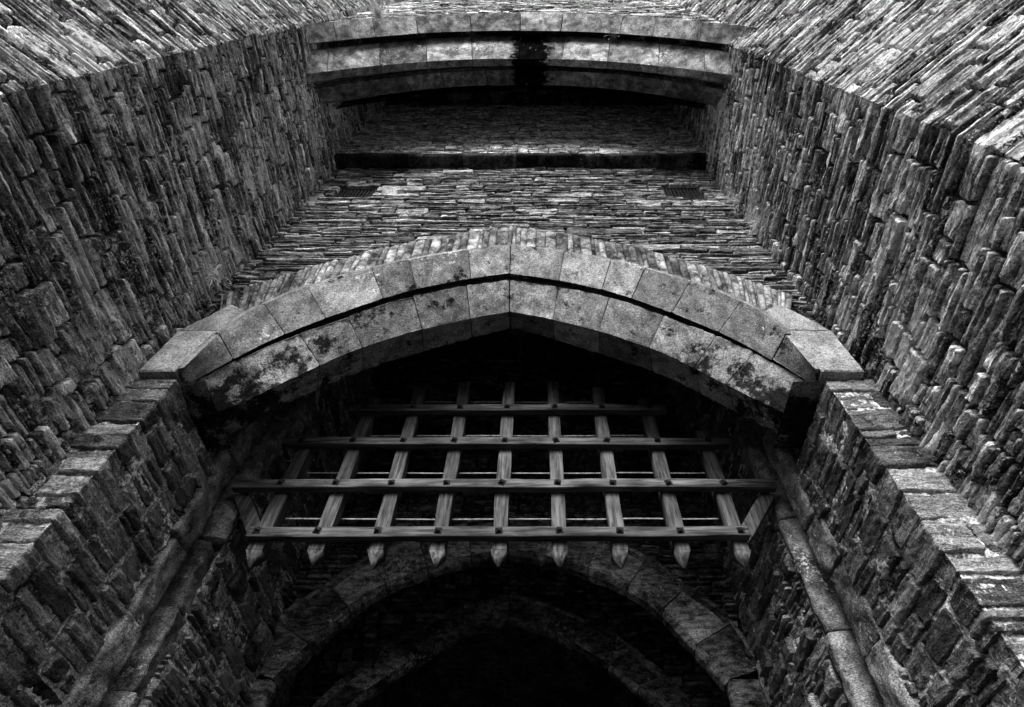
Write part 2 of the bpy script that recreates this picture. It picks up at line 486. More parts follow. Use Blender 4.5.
# gate arch edges, u measured from the axis
h1 = curve([(0, 2.256), (.3625, 2.126), (.633, 1.958), (.82, 1.768), (.895, 1.62), (.9225, 1.36)])
def offs(c, n):
    xs, ys, L = c; dx, dy = np.gradient(xs), np.gradient(ys); l = np.hypot(dx, dy)
    x2, y2 = xs+dy/l*n, ys-dx/l*n
    k = x2 >= 0; x2, y2 = x2[k], y2[k]
    sl = (y2[1]-y2[0])/max(x2[1]-x2[0], 1e-6) if xs[0] < x2[0] else (y2[1]-y2[0])/max(x2[1]-x2[0], 1e-6)
    x3 = np.concatenate([[0], x2]); y3 = np.concatenate([[y2[0]-sl*x2[0]], y2])
    return x3, y3, np.concatenate([[0], np.cumsum(np.hypot(np.diff(x3), np.diff(y3)))])
h2 = offs(h1, .024)
h3 = curve([(0, 2.106), (.337, 1.978), (.5625, 1.808), (.768, 1.60), (.86, 1.46), (.921, 1.352)])
h0 = curve([(0, 2.274), (.370, 2.143), (.645, 1.974), (.832, 1.780), (.908, 1.63), (.935, 1.36)])
c1 = offs(h3, -.03)
cT = curve([(0, 2.19), (.36, 2.06), (.61, 1.89), (.80, 1.71), (.90, 1.54), (.94, 1.37)])
e3 = curve([(0, 2.070), (.21, 2.00), (.422, 1.895), (.589, 1.755), (.76, 1.60), (.872, 1.45), (.928, 1.357)])
e4 = curve([(0, 1.972), (.2635, 1.868), (.542, 1.688), (.70, 1.52), (.798, 1.415), (.86, 1.352)])
e5 = curve([(0, 2.052), (.21, 1.945), (.4215, 1.818), (.562, 1.721), (.696, 1.596), (.827, 1.443), (.9225, 1.35)])
e6 = curve([(0, 2.14), (.30, 2.02), (.60, 1.85), (.80, 1.68), (.90, 1.52), (.96, 1.35)])

gate = empty('gate_arch', 'wide pointed arch over the gateway, pale moulded stone with black crusts on its springers', 'arch', (CX*D, D, 0))
def child(mb, name, mat, root, smooth=False):
    from mathutils import Matrix
    o = mb.build(name, mat, None, smooth); o.parent = root; o.matrix_parent_inverse = Matrix.Translation(-root.location); return o
rs = np.random.RandomState(5)
for nm, prof, cnt, am, mt in (('hood_mould', [(h0, .995), (h1, .958), (h2, .953), (h3, 1.020), (c1, 1.024)], 7, .003, M_dress),
                          ('arch_ring', [(cT, 1.078), (e3, 1.072), (e3, 1.030), (e4, 1.120), (offs(e4, -.012), 1.130), (e5, 1.240), (e6, 1.262)], 6, .005, M_dress)):
    mb = MB()
    for sd in (-1, 1):
        voussoirs(mb, prof, CX, tau_list(cnt, rs, .18), sd, rs, step=.02, amp=am*1.5, depth=.08, joint=.0025, prot=.003)
    child(mb, nm, mt, gate, True)
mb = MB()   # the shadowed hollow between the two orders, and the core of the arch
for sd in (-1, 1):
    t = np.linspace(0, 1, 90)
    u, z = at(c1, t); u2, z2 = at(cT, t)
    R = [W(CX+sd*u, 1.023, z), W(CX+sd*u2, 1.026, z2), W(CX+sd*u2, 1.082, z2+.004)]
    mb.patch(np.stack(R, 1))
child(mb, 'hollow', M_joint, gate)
for sd in (-1, 1):
    mb = MB(); q = np.linspace(0, 1, 8)
    mb.patch(np.stack([W(CX+sd*(.85+.16*q), y, np.full(8, 1.3535)) for y in np.linspace(1.0, 1.262, 8)], 1))
    child(mb, 'springing_bed', M_dress, gate)

# relieving ring of thin slates standing on the hood
ring_in = h0
ring_out = curve([(0, 2.53), (.40, 2.365), (.72, 2.15), (.93, 1.965), (1.06, 1.81), (1.11, 1.64)])
mb = MB(); bk = MB()
for sd in (-1, 1):
    rs = np.random.RandomState(8+sd)
    t = 0.0; Lr = ring_in[2][-1]*D
    first = True
    while t < .84:
        w = rs.uniform(.035, .115)*(1 if t < .55 else .6)/Lr
        a, b = t, min(t+w, .86)
        ext = rs.uniform(-.006, .006) if not first else .01
        n = max(4, int((b-a)*Lr/.014)); m_ = 15
        g = .0022/Lr
        if rs.rand() < .15: g *= 2
        TA, Q = np.meshgrid(np.linspace(a+g, b-g, n), np.linspace(0, 1+ext*3, m_), indexing='ij')
        ui, zi = at(ring_in, TA); uo, zo = at(ring_out, np.clip(TA*1.0, 0, 1))
        X = CX+sd*(ui*(1-Q)+uo*Q); Z = zi*(1-Q)+zo*Q
        seed = rs.uniform(0, 99)
        dd = np.minimum(np.minimum(TA-TA.min(), TA.max()-TA)*Lr, .05)
        h = rs.uniform(-.006, .008)+.006*fbm(X*18*2, Z*18, seed, 3)+.004*vn(TA*Lr*90, Q*4, seed)-.008*np.clip(1-dd/.008, 0, 1)**2
        h = h - .010*np.clip((Q-.93)/.1, 0, 1)
        if sd < 0 and .775 < (a+b)/2 < .80: h = h-.09 
        P = W(X, .985, Z); P[..., 1] -= h
        B = P.copy(); B[..., 1] += .10
        mb.patch(P, B); t += w; first = False
child(mb, 'relieving_ring', M_vous, gate)

# springer blocks where the hood comes down on the piers
def block(mb, quad, y, depth, rs, step=.02, amp=.004, ybot=None):
    """quad: four (X, Z) corners in units of D, counter-clockwise from bottom-left"""
    q = np.array(quad, float)
    nu = max(4, int(np.linalg.norm(q[1]-q[0])*D/step)); nv = max(4, int(np.linalg.norm(q[3]-q[0])*D/step))
    uu = np.unique(np.concatenate([np.linspace(0, 1, nu), [.03, .97]])); vv = np.unique(np.concatenate([np.linspace(0, 1, nv), [.02, .98]]))
    U, V = np.meshgrid(uu, vv, indexing='ij')
    X = (1-U)*(1-V)*q[0, 0]+U*(1-V)*q[1, 0]+U*V*q[2, 0]+(1-U)*V*q[3, 0]
    Z = (1-U)*(1-V)*q[0, 1]+U*(1-V)*q[1, 1]+U*V*q[2, 1]+(1-U)*V*q[3, 1]
    sd = rs.uniform(0, 99)
    wu = np.minimum(U, 1-U)*np.linalg.norm(q[1]-q[0])*D; wv = np.minimum(V, 1-V)*np.linalg.norm(q[3]-q[0])*D
    h = amp*2*fbm(X*12+sd, Z*12, 1., 3)+amp*fbm(X*60, Z*60, sd, 2) - .010*np.clip(1-np.minimum(wu, wv)/.014, 0, 1)**2
    P = W(X, y, Z); P[..., 1] -= h
    B = P.copy(); B[..., 1] += depth
    mb.patch(P, B)
def hoodu(z): return float(np.interp(-z, -h1[1], h1[0]))
for sd in (-1, 1):
    rs = np.random.RandomState(70+sd)
    mb = MB()
    oa = 1.030 if sd < 0 else 1.045
    hu = lambda z: hoodu(z)+.002
    for quad in ([(hu(1.352), 1.352), (oa, 1.352), (oa, 1.572), (hu(1.572), 1.572)],
                 [(hu(1.576), 1.576), (oa, 1.576), (.935, 1.745), (hu(1.70), 1.70)]):
        block(mb, [(CX+sd*a_, z_) for a_, z_ in quad], .960, .12, rs)
    child(mb, 'springer', M_block, gate, True)

# ------------------------------------------------------------------ gate wall above the arch
wall = empty('gate_wall', 'bright thin coursed slate wall between the towers, above the big pointed arch', 'wall', (CX*D, D, 0))
def flat_map(y, x0):
    def f(s, t, h):
        s = np.asarray(s, float); t = np.asarray(t, float)*np.ones_like(s)
        return np.stack([x0*D+s, y*D-np.asarray(h)*np.ones_like(s), EYE+t], -1)
    return f
f = flat_map(1.0, -1.26); rs = np.random.RandomState(91)
mb = MB()
inner_x = lambda z: float(np.interp(-z, -ring_out[1], ring_out[0])) if z < 2.50 else 0
for st in lay_courses(0, 2.34*D, 1.5*D, 3.50*D, (.07, .15), (.3, .8), .85, rs):
    zc = (st[2]+st[3])/2/D
    ux = inner_x(zc)-.03 if zc < 2.48 else 0
    segs = [(st[0], st[1])]
    if ux > 0:
        a = (CX-ux+1.26)*D; b = (CX+ux+1.26)*D; segs = []
        if st[0] < a: segs.append((st[0], min(st[1], a)))
        if st[1] > b: segs.append((max(st[0], b), st[1]))
    for (p, q) in segs:
        # room for the two vents
        skip = False
        for (vx, vz) in ((-.975, 3.05), (.775, 3.07)):
            xa, xb = p/D-1.26, q/D-1.26
            if st[3]/D > vz-.09 and st[2]/D < vz+.09 and xb > vx-.1 and xa < vx+.1:
                skip = True
                if vx-.1-xa > .02: stone(mb, f, (p, (vx-.1+1.26)*D, st[2], st[3]), .022, .012, gap=.004, prot=.01, rough=.8, rs=rs)
                if xb-vx-.1 > .02: stone(mb, f, ((vx+.1+1.26)*D, q, st[2], st[3]), .022, .012, gap=.004, prot=.01, rough=.8, rs=rs)
        if not skip: stone(mb, f, (p, q, st[2], st[3]), .022, .012, gap=.0045, prot=.014, rough=.8, wav=.008, rs=rs)
child(mb, 'coursed_masonry', M_face, wall)
mb = MB()
for (xa, xb) in ((-1.3, -1.0), (-1.0, -.7), (-.7, CX), (CX, .5), (.5, .8), (.8, 1.2)):   # core behind, cut to the ring
    X = np.linspace(xa, xb, 24)
    zb_ = np.array([zat(ring_in, min(abs(x-CX), .93))+.10 for x in X])
    zb_ = np.where(np.abs(X-CX) > .93, 1.4, zb_)
    T = np.linspace(0, 1, 60)
    Xg, Tg = np.meshgrid(X, T, indexing='ij'); Zg = zb_[:, None]*(1-Tg)+3.55*Tg
    P = W(Xg, 1.012, Zg)
    for (vx, vz) in ((-.975, 3.05), (.775, 3.07)):
        P[..., 1] += .22*((np.abs(Xg-vx) < .105) & (np.abs(Zg-vz) < .10))
    mb.patch(P)
child(mb, 'wall_core', M_joint, wall)
# upper stage, set forward on a string course
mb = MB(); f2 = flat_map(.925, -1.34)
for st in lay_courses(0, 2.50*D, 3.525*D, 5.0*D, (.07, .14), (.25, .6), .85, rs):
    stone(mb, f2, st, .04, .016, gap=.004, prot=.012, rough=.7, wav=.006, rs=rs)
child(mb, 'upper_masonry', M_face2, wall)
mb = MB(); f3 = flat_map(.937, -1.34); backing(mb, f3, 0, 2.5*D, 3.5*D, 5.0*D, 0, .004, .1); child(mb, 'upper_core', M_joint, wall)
mb = MB(); x = -1.36
while x < 1.2:
    L = rs.uniform(.28, .5); xe = min(x+L, 1.2)
    # rough slab with a worn lower arris
    n = 14
    prof = [(1.02, 3.478), (.935, 3.478), (.924, 3.481), (.921, 3.488), (.921, 3.515), (.924, 3.522), (.95, 3.524)]
    X = np.linspace(x, xe, n)
    P = np.stack([W(X, np.full(n, y)+.0035*vn(X*9, y*7, 4), np.full(n, z)+.003*vn(X*11, z*9, 8)) for (y, z) in prof], 1)
    mb.patch(P); x = xe
child(mb, 'string_course', M_string, wall)

def pier_courses(corner, s1, t0, t1, rs):
    out = []; t = t0
    while t < t1:
        H = rs.uniform(.10, .20)
        if t+H > t1-.05: H = t1-t
        c = corner + rs.uniform(.10, .34)
        q = rs.rand()
        cuts = [t, t+H] if q < .75 else [t, t+H*rs.uniform(.4, .6), t+H]
        for a, b in zip(cuts[:-1], cuts[1:]):
            if rs.rand() < .25: out += [(0, corner*.5, a, b), (corner*.5, c, a, b)]
            else: out.append((.0, c, a, b))
        s = c
        while s < s1:
            L = rs.uniform(.14, .38); e = min(s+L, s1)
            if s1-e < .07: e = s1
            k = 1 if H < .11 or rs.rand() < .45 else 2
            cc = [t, t+H] if k == 1 else [t, t+H*rs.uniform(.35, .65), t+H]
            for a, b in zip(cc[:-1], cc[1:]): out.append((s, e, a, b))
            s = e
        t += H
    return out
# ------------------------------------------------------------------ piers: front strip, reveal and the passage wall behind
piers = empty('gateway_wall', 'rough slab masonry walls lining the gateway under the arch, with dressed stone beside the portcullis groove', 'wall', (CX*D, 1.3*D, 0))
for sd in (-1, 1):
    rs = np.random.RandomState(140+sd)
    h_ = .9225 if sd < 0 else .9325
    pts = [(CX+sd*1.12, .985), (CX+sd*h_, .985), (CX+sd*h_, 1.345)]
    f, cum = poly_map(pts, 0, 1, sgn=1 if sd > 0 else -1)
    mb = MB(); bk = MB()
    for (ta, tb, ds, dt) in ((-EYE, .25*D, .04, .03), (.25*D, 1.348*D, .014, .010)):
        for st in pier_courses(cum[1], cum[2], ta, tb, rs):
            stone(mb, f, st, ds, dt, gap=.008, prot=.014, rough=.95, wav=.02, rs=rs, corner=[cum[1]], edge=.018, tilt=.04)
    child(mb, 'pier_masonry', M_pier, piers)
    backing(bk, f, 0, cum[2], -EYE, 1.348*D, h=-.018, amp=.018, dens=.014, cuts=cum[1:2]); 
    # dressed stones in front of and behind the portcullis groove
    mbs = [MB(), MB()]
    z = -EYE/D
    k = 0
    while z < 2.9:
        H = rs.uniform(.15, .30); w1 = rs.uniform(-.014, .016)
        for prof, off in (([(h_+.03, 1.335+w1), (h_-.006, 1.338+w1), (h_-.010, 1.36), (h_-.010, 1.43), (h_+.0, 1.448), (h_+.05, 1.452)], 0),
                          ([(h_+.05, 1.490), (h_-.004+w1*.4, 1.492), (h_-.030+w1*.5, 1.500), (h_-.034+w1*.5, 1.503), (h_-.034+w1*.5, 1.55+w1*2), (h_-.02, 1.556+w1*2)], .11)):
            za, zb = z+off+.0015, z+off+H-.0015
            n = max(5, int(H*D/.02)); Zs = np.unique(np.concatenate([np.linspace(za, zb, n), [za+.004, zb-.004]]))
            rows = []
            P0 = np.array(prof)
            fine = [P0[0]]
            for a, b in zip(P0[:-1], P0[1:]):
                q = max(1, int(np.linalg.norm(b-a)*D/.02)); fine += [a+(b-a)*(i+1)/q for i in range(q)]
            fine = np.array(fine)
            sdv = rs.uniform(0, 99); jx = rs.uniform(-.009, .009); jt = rs.uniform(-.05, .05)
            Zg, U = np.meshgrid(Zs, np.arange(len(fine)), indexing='ij')
            xx = fine[U, 0]; yy = fine[U, 1]
            wear = .004*np.clip(1-np.minimum(Zg-za, zb-Zg)/.006, 0, 1)
            nz = .009*fbm(yy*14, Zg*14, sdv, 3)+.004*fbm(yy*60, Zg*60, sdv, 2)+wear*.6
            P = W(CX+sd*(xx+nz+jx+jt*(Zg-za)+.004*np.round(2.2*fbm(yy*12, Zg*9, sdv+5, 2))), yy+nz*.4+jx*.6, Zg)
            B = W(CX+sd*(xx+.05), yy, Zg)
            mbs[0 if off == 0 else 1].patch(P, B)
        z += H
    for mb in mbs: child(mb, 'jamb', M_jamb, piers)
    # groove back and long rough wall behind
    g = MB(); 
    P = np.stack([W(CX+sd*x_, y_, np.linspace(-EYE/D, 2.9, 40)) for (x_, y_) in ((h_+.02, 1.33), (h_+.055, 1.44), (h_+.07, 1.45), (h_+.07, 1.49), (h_+.03, 1.50))], 1)
    g.patch(P); child(g, 'groove', M_joint, piers)
    pts = [(CX+sd*(h_-.032), 1.55), (CX+sd*(h_-.045), 2.10)]
    f, cum = poly_map(pts, 0, 1, sgn=1 if sd > 0 else -1)
    mb = MB()
    for (ta, tb, ds, dt) in ((-EYE, .2*D, .05, .04), (.2*D, 3.0*D, .022, .016)):
        for st in lay_courses(0, cum[-1], ta, tb, (.09, .18), (.2, .5), .5, rs):
            stone(mb, f, st, ds, dt, gap=.010, prot=.024, rough=1.3, wav=.02, rs=rs, edge=.02)
    child(mb, 'passage_masonry', M_pier, piers)
    backing(bk, f, 0, cum[-1], -EYE, 3.0*D, h=-.022, amp=.022, dens=.02)
    child(bk, 'mortar', M_mortar, piers)
# back of the arch wall and roof of the portcullis chamber
mb = MB()
Xs = np.linspace(-1.2, 1.0, 60); zi = np.array([zat(e6, min(abs(x-CX), .95)) for x in Xs]); zi = np.where(np.abs(Xs-CX) > .935, 1.33, zi)
P = np.stack([W(Xs, 1.258, zi), W(Xs, 1.262, np.full(60, 3.08)), W(Xs, 2.45, np.full(60, 3.08))], 1); mb.patch(P)
for sd in (-1, 1):
    P = np.stack([W(CX+sd*.95, np.array([1.24, 1.345]), z) for z in (1.34, 3.2)], 1); mb.patch(P)
child(mb, 'chamber_roof', M_joint, piers)
for sd in (-1, 1):
    mb = MB(); mb.patch(np.stack([W(CX+sd*1.02, np.linspace(1.0, 2.6, 12), z) for z in np.linspace(-EYE/D, 3.1, 12)], 1))
    child(mb, 'wall_core', M_joint, piers)

# ------------------------------------------------------------------ inner arches of the passage
def inner_arch(name_label, cx, Y, Yb, inn, out, jamb_u, zs, seed, wall_top=None, ring=True):
    rs = np.random.RandomState(seed)
    root = empty('inner_arch', name_label, 'arch', (cx*D, Y*D, 0), 'arches inside the passage')
    ci = curve(inn); co_ = curve(out)
    cm = curve([(a[0]*.985, a[1]-.012) for a in inn])
    mb = MB()
    for sd in (-1, 1):
        prof = [(co_, Y-.0), (co_, Y-.02), (curve([(a[0]-.01 if a[0] > 0 else 0, a[1]-.015) for a in out]), Y-.02), (curve([(a[0]-.02 if a[0] > 0 else 0, a[1]-.022) for a in out]), Y-.004), (ci, Y), (cm, Y+.03), (cm, Yb)]
        voussoirs(mb, prof, cx, tau_list(6, rs, .2), sd, rs, step=.035, amp=.007, depth=.05)
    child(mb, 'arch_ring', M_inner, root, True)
    for sd in (-1, 1):
        mb = MB()
        # jamb stones down to the ground
        z = zs
        while z > -EYE/D:
            H = rs.uniform(.12, .24); za = max(z-H, -EYE/D)
            Zs = np.linspace(za+.002, z-.002, 6)
            prof = [(1.15, Y+.0), (jamb_u+.002, Y), (jamb_u-.01, Y+.03), (jamb_u-.01, Yb), (1.1, Yb+.002)]
            P = np.stack([W(cx+sd*(a+.006*vn(Zs*9, a*5+b*3, seed+z)), b, Zs) for a, b in prof], 1)
            mb.patch(P); z -= H
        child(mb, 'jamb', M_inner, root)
    if wall_top:
        mb = MB(); f = flat_map(Y+.004, cx-1.05)
        for st in lay_courses(0, 2.1*D, 1.0*D, wall_top*D, (.08, .17), (.2, .5), .5, rs):
            zc = (st[2]+st[3])/2/D
            ux = float(np.interp(-zc, -co_[1], co_[0])) if zc < out[0][1] else 0
            segs = [(st[0], st[1])]
            if ux > 0:
                ux = max(ux-.02, 0.01); a = (1.05-ux)*D; b = (1.05+ux)*D; segs = []
                if st[0] < a: segs.append((st[0], min(st[1], a)))
                if st[1] > b: segs.append((max(st[0], b), st[1]))
            for p, q in segs: stone(mb, f, (p, q, st[2], st[3]), .035, .022, gap=.008, prot=.015, rough=1.2, rs=rs)
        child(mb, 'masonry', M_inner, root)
    # core: fills between ring and the passage sides, and its back
    mb = MB(); Xs = np.linspace(cx-1.1, cx+1.1, 80)
    zi = np.array([zat(ci, abs(x-cx)) if abs(x-cx) < inn[-1][0] else zs for x in Xs])+.02
    top = wall_top or 2.3
    mb.patch(np.stack([W(Xs, Y+.03, zi), W(Xs, Y+.03, np.full(80, top)), W(Xs, Yb, np.full(80, top)), W(Xs, Yb, zi)], 1))
    child(mb, 'core', M_joint, root)
    return root
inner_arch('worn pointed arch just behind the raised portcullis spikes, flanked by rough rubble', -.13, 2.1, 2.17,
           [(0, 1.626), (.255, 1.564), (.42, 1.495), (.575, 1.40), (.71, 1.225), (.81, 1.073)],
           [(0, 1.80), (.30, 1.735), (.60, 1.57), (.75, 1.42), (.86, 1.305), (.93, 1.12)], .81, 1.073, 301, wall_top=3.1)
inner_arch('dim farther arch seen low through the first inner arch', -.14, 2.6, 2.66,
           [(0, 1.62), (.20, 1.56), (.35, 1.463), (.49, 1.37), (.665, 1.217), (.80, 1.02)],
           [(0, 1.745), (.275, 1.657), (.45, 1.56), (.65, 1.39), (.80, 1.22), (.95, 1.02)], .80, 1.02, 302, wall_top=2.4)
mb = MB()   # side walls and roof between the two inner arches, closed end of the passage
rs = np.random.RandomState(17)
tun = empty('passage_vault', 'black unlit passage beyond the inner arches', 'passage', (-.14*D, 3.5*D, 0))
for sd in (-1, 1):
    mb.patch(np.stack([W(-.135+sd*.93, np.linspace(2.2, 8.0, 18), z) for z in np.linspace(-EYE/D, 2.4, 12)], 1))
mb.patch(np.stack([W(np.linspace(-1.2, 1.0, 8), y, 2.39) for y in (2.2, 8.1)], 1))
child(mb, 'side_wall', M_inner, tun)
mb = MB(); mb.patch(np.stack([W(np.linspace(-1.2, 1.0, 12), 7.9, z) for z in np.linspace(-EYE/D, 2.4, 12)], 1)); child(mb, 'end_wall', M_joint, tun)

# ------------------------------------------------------------------ great arch high between the towers
def uarc(za, ze, p=2.25, ue=1.30, uref=1.09):
    us = np.linspace(0, ue, 9)
    return curve([(u, za-(za-ze)*(u/uref)**p) for u in us])
big = empty('machicolation_arch', 'great smooth stone arch high between the towers, stained black at its crown', 'arch', (CX*D, .4*D, 0))
A0, A, B = uarc(4.41, 3.50), uarc(4.35, 3.45), uarc(4.13, 3.385)
B2, C0 = uarc(4.24, 3.45), uarc(4.27, 3.46)
C, Dd, E, F = uarc(4.20, 3.40), uarc(3.86, 3.24), uarc(4.05, 3.36), uarc(4.06, 3.46)
E1 = uarc(4.06, 3.40)
rs = np.random.RandomState(23)
for nm, prof, cnt in (('outer_moulding', [(A0, .27), (A, .25), (uarc(4.31, 3.43), .25), (B, .335), (B2, .345)], 6),
                      ('middle_order', [(C0, .374), (C, .374), (Dd, .460), (uarc(3.88, 3.26), .50), (E1, .525)], 6),
                      ('inner_order', [(E1, .53), (uarc(4.02, 3.33), .545), (F, .635), (uarc(4.15, 3.5), .65)], 7)):
    mb = MB()
    for sd in (-1, 1): voussoirs(mb, prof, CX, tau_list(cnt, rs, .15), sd, rs, step=.03, amp=.003, depth=.05, joint=.004)
    child(mb, nm, M_dress2, big, True)
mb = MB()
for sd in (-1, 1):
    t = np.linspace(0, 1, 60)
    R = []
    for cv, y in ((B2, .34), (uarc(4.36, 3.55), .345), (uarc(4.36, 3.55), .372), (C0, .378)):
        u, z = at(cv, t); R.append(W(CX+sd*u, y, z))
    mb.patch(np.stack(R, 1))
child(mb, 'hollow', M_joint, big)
mb = MB()   # body of the bridge above
Xs = np.linspace(-1.5, 1.35, 90)
za = np.array([zat(A0, min(abs(x-CX), 1.29)) for x in Xs]); zf = np.array([zat(uarc(4.1, 3.5), min(abs(x-CX), 1.29)) for x in Xs])
P = np.stack([W(Xs, .279, za), W(Xs, .279, np.full(90, 7.1)), W(Xs, .70, np.full(90, 7.1)), W(Xs, .70, zf+.12)], 1); mb.patch(P)
P = np.stack([W(Xs, .69, np.full(90, 4.95)), W(Xs, .95, np.full(90, 4.95))], 1); mb.patch(P)
child(mb, 'core', M_joint, big)
mb = MB(); f = flat_map(.27, -1.5)
for st in lay_courses(0, 2.9*D, 3.4*D, 7.1*D, (.10, .2), (.3, .7), .8, rs):
    zc = (st[2]+st[3])/2/D; ux = float(np.interp(-zc, -A0[1], A0[0])) if zc < 4.41 else 0
    c_ = (CX+1.5)
    segs = [(st[0], st[1])]
    if ux > 0:
        a = (c_-ux)*D; b = (c_+ux)*D; segs = []
        if st[0] < a: segs.append((st[0], min(st[1], a)))
        if st[1] > b: segs.append((max(st[0], b), st[1]))
    for p, q in segs: stone(mb, f, (p, q, st[2], st[3]), .05, .03, rs=rs, prot=.02)
child(mb, 'bridge_masonry', M_tower, big)

# ------------------------------------------------------------------ portcullis
YP = 1.485
port = empty('portcullis', 'raised weathered oak portcullis with pointed feet, hanging under the pointed arch', 'portcullis', (-.12*D, YP*D, EYE+1.085*D))
from mathutils import Matrix
def pchild(mb, name, mat, par=None, smooth=False):
    o = mb.build(name, mat, None, smooth)
    if par is None: o.parent = port; o.matrix_parent_inverse = Matrix.Translation(-port.location)
    else: o.parent = par
    return o
def beam(mb, p, q, wx, wy, seed, n=40, amp=.003):
    """a slightly warped squared timber from p to q (metres); wx in the frame plane, wy front to back"""
    p, q = np.array(p, float), np.array(q, float); d = (q-p)/np.linalg.norm(q-p)
    side = np.cross(d, [0, 1, 0]); side /= np.linalg.norm(side); dep = np.array([0, 1., 0])
    sec = []
    b = .006
    for (a, c) in ((-1, -1), (1, -1), (1, 1), (-1, 1)):
        cs = {(-1, -1): [(-1, -1, 0, 1), (-1, -1, 1, 0)], (1, -1): [(1, -1, -1, 0), (1, -1, 0, 1)], (1, 1): [(1, 1, 0, -1), (1, 1, -1, 0)], (-1, 1): [(-1, 1, 1, 0), (-1, 1, 0, -1)]}[(a, c)]
        for (x, y, ox, oy) in cs: sec.append((x*wx/2+ox*b, y*wy/2+oy*b))
    t = np.linspace(0, 1, n); L = np.linalg.norm(q-p)
    rows = []
    for k in list(range(8))+[0]:
        x, y = sec[k]
        wob = amp*vn(t*L*2.2, seed, 1.)[:, None]*side*1.6 + (1+amp*25*vn(t*L*5, seed+k*3.1, 2.))[:, None]*(side*x+dep*y)
        rows.append(p+(q-p)*t[:, None]+wob)
    P = np.stack(rows, 1)
    idx = mb.n
    mb.patch(P)
    for e in (0, -1):
        c = P[e].mean(0); V = np.concatenate([P[e][:8], [c]])
        mb.add(V, [[i, (i+1) % 8, 8, 8] for i in range(0, 8)])
# quads with a repeated corner become triangles on validate
xs_v = [-.855, -.671, -.487, -.303, -.119, .065, .249, .433, .617]
zr = [1.171, 1.369, 1.576, 1.768]
rs = np.random.RandomState(3)
WV, DV = .046*D, .050*D
for i, x in enumerate(xs_v):
    X = x+rs.uniform(-.004, .004); z0 = 1.128; mb = MB()
    beam(mb, (X*D, YP*D, EYE+z0*D), ((X+rs.uniform(-.003, .003))*D, YP*D, EYE+(1.975, 1.94, 1.86, 1.66)[max(0, abs(i-4)-1)]*D), WV, DV, i*7.7, 60)
    u = pchild(mb, 'upright', M_wv)
    # pointed foot
    m = MB(); hw, hd = WV*.52, DV*.52; zb = EYE+(z0-.002)*D; tip = EYE+(1.082+rs.uniform(-.006, .006))*D
    V = [(X*D-hw, YP*D-hd, zb), (X*D+hw, YP*D-hd, zb), (X*D+hw, YP*D+hd, zb), (X*D-hw, YP*D+hd, zb),
         (X*D-.006, YP*D-.006, tip), (X*D+.006, YP*D-.006, tip), (X*D+.006, YP*D+.006, tip), (X*D-.006, YP*D+.006, tip)]
    m.add(V, [[0, 1, 5, 4], [1, 2, 6, 5], [2, 3, 7, 6], [3, 0, 4, 7], [0, 3, 2, 1], [4, 5, 6, 7]])
    pchild(m, 'spike', M_wv, u)
for j, z in enumerate(zr):
    xa, xb = ((-.882, .642), (-1.012, .79), (-.925, .69), (-.735, .50))[j]
    mb = MB(); dz = rs.uniform(-.003, .003)
    beam(mb, (xa*D, (YP-.042)*D, EYE+(z+dz)*D), (xb*D, (YP-.042)*D, EYE+(z-dz)*D), .036*D, .030*D, 50+j*3.3, 90)
    r = pchild(mb, 'rail', M_wh)
    for i, x in enumerate(xs_v):
        if not xa < x < xb: continue
        m = MB(); a = rs.uniform(-.5, .5); R = Matrix.Rotation(a, 3, 'Y')
        m.box(((x)*D+rs.uniform(-.006, .006), (YP-.060)*D-.004, EYE+z*D+rs.uniform(-.006, .006)), (.030, .024, .030), [list(v) for v in R], .005)
        m.box(((x)*D, (YP-.060)*D+.005, EYE+z*D), (.05, .006, .05), [list(v) for v in R], .002)
        pchild(m, 'bolt', M_iron, r)
for (a, b) in (((-.995, 1.36), (-.855, 1.16)), ((.775, 1.36), (.617, 1.16))):
    mb = MB(); beam(mb, (a[0]*D, (YP+.0)*D, EYE+a[1]*D), (b[0]*D, (YP+.0)*D, EYE+b[1]*D), .045*D, .035*D, 99+a[0], 14)
    pchild(mb, 'brace', M_wv)
for z, xa, xb in ((1.293, -.87, .63), (1.502, -.86, .62), (1.702, -.68, .44), (1.912, -.49, .25)):
    mb = MB(); n = 60; X = np.linspace(xa, xb, n)
    th = np.linspace(0, 2*np.pi, 7)
    P = np.stack([np.stack([X*D, np.full(n, (YP+.035)*D)+.006*np.cos(t), EYE+z*D+.006*vn(X*6, z, 1)+.006*np.sin(t)], -1) for t in th], 1)
    mb.patch(P); pchild(mb, 'lit_edge_rod', M_rod, None, True)  # thin rods added to draw the lit edges of the back beams

# ------------------------------------------------------------------ vents in the wall
for (vx, vz, lab) in ((-.975, 3.05, 'dark iron vent grille beside the left tower, under the string course'), (.775, 3.07, 'dark iron vent grille beside the right tower, under the string course')):
    root = empty('vent_grille', lab, 'grille', (vx*D, 1.012*D, EYE+vz*D), 'vents below the string course')
    from mathutils import Matrix
    mb = MB(); w, h = .095*D, .08*D
    for (cx_, cz_, dx, dz) in ((0, h, 2*w, .018), (0, -h, 2*w, .018), (-w, 0, .018, 2*h-.018), (w, 0, .018, 2*h-.018)):
        mb.box((cx_, .012, cz_), (dx, .03, dz), None, .003)
    o = mb.build('frame', M_iron, root)
    mb = MB(); mb.box((0, .10, 0), (2.3*w, .01, 2.3*h)); mb.build('vent_shade_sheet', M_iron, root)  # near-black sheet standing in for the shade inside the vent
    for k in range(9):
        mb = MB(); mb.box((-w+(k+1)*2*w/10, .016, 0), (.014, .02, 2*h-.02), None, .003); mb.build('bar', M_iron, root)

